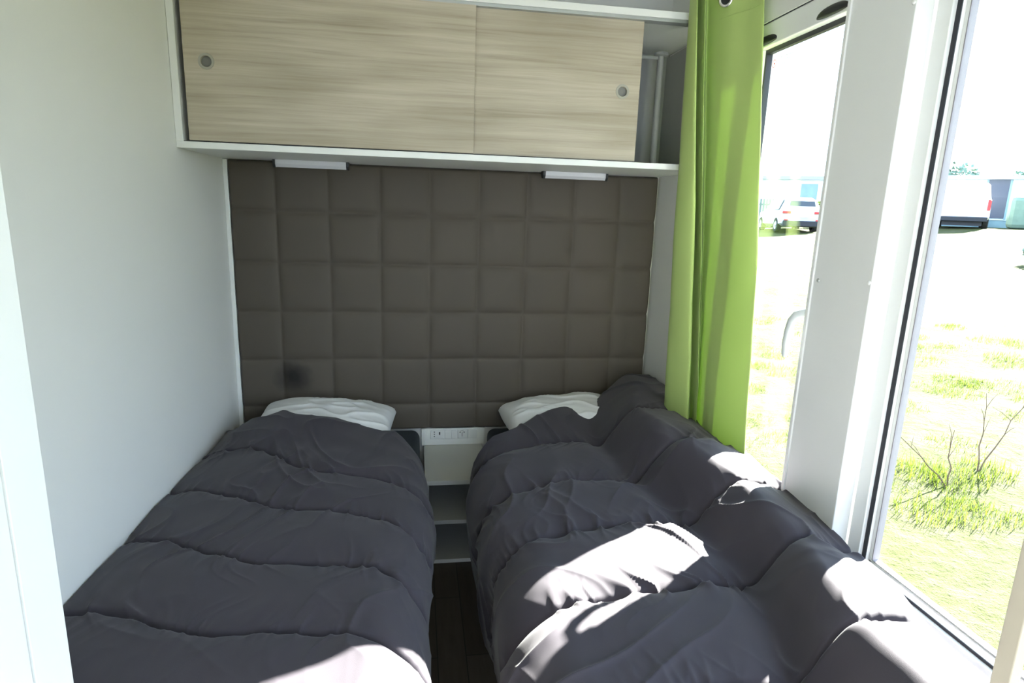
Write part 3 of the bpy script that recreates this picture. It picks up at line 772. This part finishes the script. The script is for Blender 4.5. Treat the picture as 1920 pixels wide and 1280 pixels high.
# ================================================================== OUTSIDE
def ground_z(x, y):
    return -0.6+0.083*np.clip(x-3.5, 0, 21)+0.01*np.clip(x-24.5, 0, 200)
gx = np.concatenate([np.linspace(1.9, 9, 110), np.linspace(9.3, 30, 60), np.linspace(31, 150, 40)])
gy = np.concatenate([np.linspace(-60, -4, 20), np.linspace(-3.6, 9, 150), np.linspace(9.3, 40, 60), np.linspace(41, 150, 30)])
GX, GY = np.meshgrid(gx, gy, indexing='ij')
GZ = ground_z(GX, GY)+0.05*(fbm(GX*1.3, GY*1.3, 40, 4)-0.45)*np.clip(20-GX, 0, 1)+0.035*(fbm(GX*5, GY*5, 50, 3)-0.45)*np.clip(12-GX, 0, 1)
lawn = grid_obj('lawn_ground', GX, GY, GZ, 'grass'); lawn['kind'] = 'structure'; lawn['label'] = 'sunlit grass field outside the windows'; lawn['category'] = 'ground'
if lawn.data.polygons[0].normal.z < 0: lawn.data.flip_normals()

# grass tufts in view through the large window
def tufts():
    rng = np.random.RandomState(5); co = []; fa = []
    def blade(x, y, h, w_, a, lean):
        z = float(ground_z(np.array(x), 0))+0.0
        dx, dy = math.cos(a), math.sin(a); k = len(co)
        co.extend([(x-dy*w_, y+dx*w_, z-0.02), (x+dy*w_, y-dx*w_, z-0.02), (x+dx*lean*0.4+dy*w_*0.7, y+dy*lean*0.4-dx*w_*0.7, z+h*0.6), (x+dx*lean*0.4-dy*w_*0.7, y+dy*lean*0.4+dx*w_*0.7, z+h*0.6), (x+dx*lean, y+dy*lean, z+h)])
        fa.extend([(k, k+1, k+2, k+3), (k+3, k+2, k+4)])
    cl = [(rng.uniform(2.6, 9), rng.uniform(-0.6, 7), rng.uniform(0.10, 0.32), rng.uniform(0.025, 0.055)) for _ in range(170)]
    cl += [(4.75, 1.12, 0.22, 0.10), (4.55, 1.30, 0.20, 0.11), (5.05, 1.15, 0.20, 0.10), (4.2, 0.75, 0.22, 0.08), (4.45, 0.62, 0.20, 0.07)]
    for x, y, r, hh in cl:
        for _ in range(int(190*(r/0.2)**1.2)):
            a = rng.uniform(0, 6.28); q = r*math.sqrt(rng.rand())
            blade(x+q*math.cos(a), y+q*math.sin(a), hh*rng.uniform(0.5, 1.1), rng.uniform(0.0014, 0.0030), rng.uniform(0, 6.28), rng.uniform(0.01, 0.05))
    me = bpy.data.meshes.new('grass'); me.from_pydata(co, [], fa); me.update(); me.materials.append(M['leaf'])
    o = bpy.data.objects.new('grass', me); C.objects.link(o)
    return tag(o, 'brighter green tufts growing in the field outside', 'grass', kind='stuff')
tufts()
def sapling(x, y, lab, stems):
    z = float(ground_z(np.array(x), 0)); bm = bmesh.new()
    for (dx, dy, h_) in stems:
        pts = [(x, y, z-0.02)]; 
        for k in range(1, 7):
            t = k/6; pts.append((x+dx*t+random.uniform(-.012, .012), y+dy*t+random.uniform(-.012, .012), z+h_*t))
        add_tube(bm, pts, [0.006-0.004*k/6 for k in range(7)], 6)
        for k in (3, 4, 5):
            p = Vector(pts[k]); q = p+Vector((random.uniform(-.10, .10), random.uniform(-.10, .10), random.uniform(.05, .12)))
            add_tube(bm, [p, (p+q)/2+Vector((0, 0, .01)), q], [0.0025, 0.002, 0.001], 5)
    return tag(obj('sapling', bm, 'twig'), lab, 'sapling', 'bare saplings on the lawn')
sapling(4.62, 1.05, 'bare twig sapling leaning left on the lawn outside', [(-0.42, 0.12, 0.42), (0.0, 0.05, 0.42)])
sapling(5.0, 1.18, 'bare forked sapling in a lush grass clump outside', [(0.05, 0.10, 0.60), (0.32, 0.0, 0.62)])
# low shrub at the right edge
def blob_plant(name, x, y, r, h_, lab, mt, cat, n=900, leaf=0.06, grp=None, trunk=None):
    rng = np.random.RandomState(int(x*10) % 999); z0 = float(ground_z(np.array(x), 0)); co = []; fa = []
    t = empty(name, lab, cat, (x, y, z0), grp)
    cz = h_*0.5 if not trunk else trunk+(h_-trunk)*0.5; rz = h_*0.5 if not trunk else (h_-trunk)*0.5
    for _ in range(n):
        d = rng.normal(size=3); d /= np.linalg.norm(d); q = rng.uniform(0.6, 1.0)*(0.85+0.25*math.sin(d[0]*7+d[2]*5))
        p = np.array([d[0]*r*q, d[1]*r*q, cz+d[2]*rz*q]); a = rng.normal(size=3); a /= np.linalg.norm(a); b = np.cross(a, d); b /= max(1e-6, np.linalg.norm(b))
        k = len(co); co += [tuple(p-a*leaf), tuple(p+b*leaf*.6), tuple(p+a*leaf), tuple(p-b*leaf*.6)]; fa.append((k, k+1, k+2, k+3))
    me = bpy.data.meshes.new('foliage'); me.from_pydata(co, [], fa); me.update(); me.materials.append(M[mt])
    o = bpy.data.objects.new('foliage', me); C.objects.link(o); o.parent = t
    bm = bmesh.new(); add_cyl(bm, (0, 0, -0.05), (0, 0, cz), max(0.02, r*0.08), 10, r2=max(0.01, r*0.03)); obj('stem', bm, 'twig', t)
    return t
blob_plant('shrub', 15.9, 10.35, 0.36, 0.6, 'low dark green shrub on the lawn at the picture edge', 'treeleaf', 'shrub', 700, 0.07)
blob_plant('shrub', 22.6, 27.6, 0.9, 1.7, 'yellowish bush behind the silver car', 'leaf', 'shrub', 900, 0.1)
for k, (px, py, hh, tr) in enumerate([(45, 44, 4.9, 1.0), (49, 40, 4.4, 1.0), (54, 36, 4.8, 1.0)]):
    blob_plant('tree', px, py, 2.4, hh, ['pale tree showing above the roof, left of its row', 'middle pale tree above the white home roof', 'pale tree at the picture edge beyond the roof'][k], 'treeleaf', 'tree', 1500, 0.22, 'trees beyond the homes', tr)

# ---------------- vehicles
def place(o, x, y, ang):
    o.location = (x, y, float(ground_z(np.array(x), 0))); o.rotation_euler = (0, 0, -ang)
def loft(bm, secs, n_side=None):
    """secs: list of (y, [(x,z) half outline from bottom centre to top centre])"""
    rings = []
    for y, half in secs:
        full = [(x, z) for x, z in half]+[(-x, z) for x, z in half[::-1]]
        rings.append([bm.verts.new((x, y, z)) for x, z in full])
    n = len(rings[0])
    for a, b in zip(rings, rings[1:]):
        for k in range(n): bm.faces.new((a[k], a[(k+1) % n], b[(k+1) % n], b[k]))
    bm.faces.new(rings[0]); bm.faces.new(rings[-1][::-1])
def wheel(par, x, y, r, wd):
    bm = bmesh.new(); s = 1 if x > 0 else -1
    add_lathe(bm, [(r*0.62, wd/2), (r*0.9, wd/2), (r, wd/2-0.03), (r, -wd/2+0.03), (r*0.9, -wd/2), (r*0.62, -wd/2)], (x, y, r), (s, 0, 0), 28)
    w_ = obj('wheel', bm, 'tyre', par, 'auto')
    bm = bmesh.new(); add_lathe(bm, [(0.0001, wd/2-0.01), (r*0.2, wd/2-0.005), (r*0.25, wd/2-0.03), (r*0.55, wd/2-0.02), (r*0.62, wd/2)], (x, y, r), (s, 0, 0), 20)
    obj('rim', bm, 'alu', w_, True)
def suv():
    t = empty('car', 'silver car seen from behind through the curtained window', 'car')
    def sec(y, w_, zb, zw, zr, wr): return (y, [(w_*0.80, zb), (w_, zb+0.12), (w_, zb+0.45), (w_*0.97, zw), (wr, zr-0.06), (wr*0.85, zr)])
    bm = bmesh.new()
    loft(bm, [sec(0.0, 0.86, 0.40, 0.98, 1.02, 0.70), sec(0.05, 0.90, 0.32, 1.02, 1.12, 0.74), sec(0.22, 0.92, 0.30, 1.03, 1.48, 0.66), sec(0.50, 0.925, 0.28, 1.03, 1.62, 0.62),
              sec(1.4, 0.93, 0.26, 1.02, 1.66, 0.62), sec(2.3, 0.93, 0.26, 1.01, 1.62, 0.60), sec(2.75, 0.93, 0.26, 1.00, 1.40, 0.60), sec(3.2, 0.92, 0.27, 0.98, 1.06, 0.72),
              sec(4.0, 0.90, 0.28, 0.90, 0.96, 0.70), sec(4.35, 0.80, 0.34, 0.72, 0.76, 0.60)])
    obj('body', bm, 'carpaint', t, 'auto')
    bm = bmesh.new(); add_prism(bm, [(-0.60, 1.10), (0.60, 1.10), (0.53, 1.46), (-0.53, 1.46)], 1, 0, 0.02)
    for v_ in bm.verts: v_.co.y += 0.055+(v_.co.z-1.10)*0.36
    obj('rear_window', bm, 'carglass', t)
    for s in (-1, 1):
        bm = bmesh.new()
        vs = [(0.915, 0.55, 1.06), (0.915, 2.75, 1.06), (0.70, 2.4, 1.50), (0.67, 0.72, 1.53)]
        q = [bm.verts.new((s*x, y, z)) for x, y, z in vs]; q2 = [bm.verts.new((s*(x+0.02), y, z)) for x, y, z in vs]
        bm.faces.new(q[::-1]); bm.faces.new(q2)
        for k in range(4): bm.faces.new((q[k], q[(k+1) % 4], q2[(k+1) % 4], q2[k]))
        obj('side_window', bm, 'carglass', t)
        bm = bmesh.new(); add_box(bm, min(s*0.90, s*0.52), max(s*0.90, s*0.52), -0.03, 0.06, 0.88, 0.99, 0.015); obj('tail_light', bm, 'taillight', t)
        bm = bmesh.new(); add_box(bm, min(s*0.80, s*0.62), max(s*0.80, s*0.62), -0.035, 0.03, 0.56, 0.62, 0.01); obj('reflector', bm, 'taillight', t)
        for y in (0.80, 3.45): wheel(t, s*0.84, y, 0.34, 0.22)
    boxes('rear_bumper', 'gasket', [(-0.84, 0.84, -0.06, 0.2, 0.30, 0.56)], t, 0.03)
    boxes('number_plate', 'vanpaint', [(-0.26, 0.26, -0.03, 0.0, 0.72, 0.83)], t)
    place(t, 18.55, 24.1, math.radians(16))
suv()
def van():
    t = empty('van', 'white van parked rear-on before a white mobile home', 'van')
    def sec(y, w_, zb, zw, zr, wr): return (y, [(w_*0.85, zb), (w_, zb+0.12), (w_, zb+0.5), (w_*0.98, zw), (wr, zr-0.08), (wr*0.88, zr)])
    bm = bmesh.new()
    loft(bm, [sec(0.0, 0.90, 0.42, 1.15, 1.86, 0.76), sec(0.08, 0.93, 0.36, 1.15, 1.92, 0.78), sec(0.5, 0.94, 0.32, 1.15, 1.96, 0.79), sec(2.4, 0.94, 0.30, 1.13, 1.96, 0.79), sec(3.1, 0.93, 0.30, 1.10, 1.80, 0.74),
              sec(3.7, 0.92, 0.30, 1.05, 1.22, 0.78), sec(4.4, 0.88, 0.32, 0.92, 0.98, 0.72), sec(4.65, 0.78, 0.38, 0.74, 0.78, 0.60)])
    obj('body', bm, 'vanpaint', t, 'auto')
    for s in (-1, 1):
        bm = bmesh.new(); add_box(bm, min(s*0.92, s*0.80), max(s*0.92, s*0.80), -0.03, 0.05, 0.80, 1.25, 0.02); obj('tail_light', bm, 'taillight', t)
        boxes('rear_window', 'siding', [(min(s*0.08, s*0.68), max(s*0.08, s*0.68), -0.012, 0.01, 1.28, 1.70)], t)
        boxes('rear_door', 'vanpaint', [(min(s*0.01, s*0.76), max(s*0.01, s*0.76), -0.008, 0.02, 0.52, 1.80)], t, 0.006)
        for y in (0.85, 3.7): wheel(t, s*0.85, y, 0.33, 0.22)
    boxes('rear_bumper', 'gasket', [(-0.88, 0.88, -0.08, 0.2, 0.32, 0.52)], t, 0.03)
    boxes('number_plate', 'vanpaint', [(-0.26, 0.26, -0.02, 0.0, 0.60, 0.71)], t)
    boxes('chassis', 'gasket', [(-0.72, 0.72, 0.15, 4.3, 0.14, 0.36)], t)  # dark box standing in for the shadow beneath the van
    place(t, 24.2, 21.2, math.radians(44))
van()

# ---------------- mobile homes beyond
def home(lab, x, y, ang, L, D, H, wall, door=None, wins=(), grp='mobile homes across the field', gable=True):
    t = empty('mobile_home', lab, 'mobile home', (0, 0, 0), grp)
    boxes('wall', wall, [(-L/2, L/2, 0, D, 0.35, H)], t, 0.02)
    boxes('skirt', 'siding2', [(-L/2+0.05, L/2-0.05, 0.05, D-0.05, -0.3, 0.36)], t)
    bm = bmesh.new()
    if gable: add_prism(bm, [(-L/2-0.2, H-0.02), (L/2+0.2, H-0.02), (L/2+0.2, H+0.08), (0, H+0.55), (-L/2-0.2, H+0.08)], 1, -0.25, D+0.25)
    else: add_prism(bm, [(-L/2-0.15, H-0.02), (L/2+0.15, H-0.02), (L/2+0.1, H+0.18), (-L/2-0.1, H+0.18)], 1, -0.2, D+0.2)
    obj('roof', bm, 'roof', t)
    if door is not None:
        f = boxes('door', 'opening', [(door-0.42, door+0.42, -0.03, 0.02, 0.45, 2.45)], t)
        boxes('door_frame', 'siding2', [(door-0.5, door-0.42, -0.05, 0.02, 0.40, 2.52), (door+0.42, door+0.5, -0.05, 0.02, 0.40, 2.52), (door-0.5, door+0.5, -0.05, 0.02, 2.45, 2.53)], f)
        boxes('step', 'siding2', [(door-0.7, door+1.2, -0.9, 0.0, 0.0, 0.30)], t)
    for (wx, wz, ww, wh) in wins:
        f = boxes('window', 'siding2', [(wx-ww/2, wx+ww/2, -0.02, 0.02, wz-wh/2, wz+wh/2)], t)
        boxes('frame', 'vanpaint', [(wx-ww/2-0.06, wx-ww/2, -0.04, 0.01, wz-wh/2-0.06, wz+wh/2+0.06), (wx+ww/2, wx+ww/2+0.06, -0.04, 0.01, wz-wh/2-0.06, wz+wh/2+0.06),
             (wx-ww/2, wx+ww/2, -0.04, 0.01, wz+wh/2, wz+wh/2+0.06), (wx-ww/2, wx+ww/2, -0.04, 0.01, wz-wh/2-0.06, wz-wh/2)], f)
    place(t, x, y, ang)
    return t
home('white mobile home with dark doorway behind the van', 29.3, 24.6, math.radians(46), 8.0, 4.0, 2.35, 'siding', door=0.0, wins=((-2.3, 1.75, 0.6, 0.5),), gable=False)
home('pale mobile home behind the silver car', 22.0, 32.0, math.radians(34), 5.4, 4.0, 2.6, 'siding', wins=((-1.9, 1.9, 0.5, 0.9), (1.7, 1.9, 0.9, 0.9)), gable=False)
# slatted fence left of the car
ft = empty('slat_fence', 'dark slatted fence left of the silver car', 'fence')
boxes('rails', 'fence', [(-0.9, 0.9, 0.0, 0.04, 0.4, 0.5), (-0.9, 0.9, 0.0, 0.04, 1.2, 1.3)], ft)
boxes('slats', 'fence', [(-0.9+k*0.16, -0.9+k*0.16+0.09, -0.03, 0.0, 0.05, 1.55) for k in range(12)], ft)
place(ft, 19.9, 30.6, math.radians(34))
# dark clipped hedge at the far right
t2 = boxes('hedge', 'treeleaf', [(-0.9, 0.9, 0, 1.0, 0, 1.45)], None, 0.2); tag(t2, 'dark clipped hedge beside the white mobile home', 'hedge'); place(t2, 27.67, 21.1, math.radians(46))
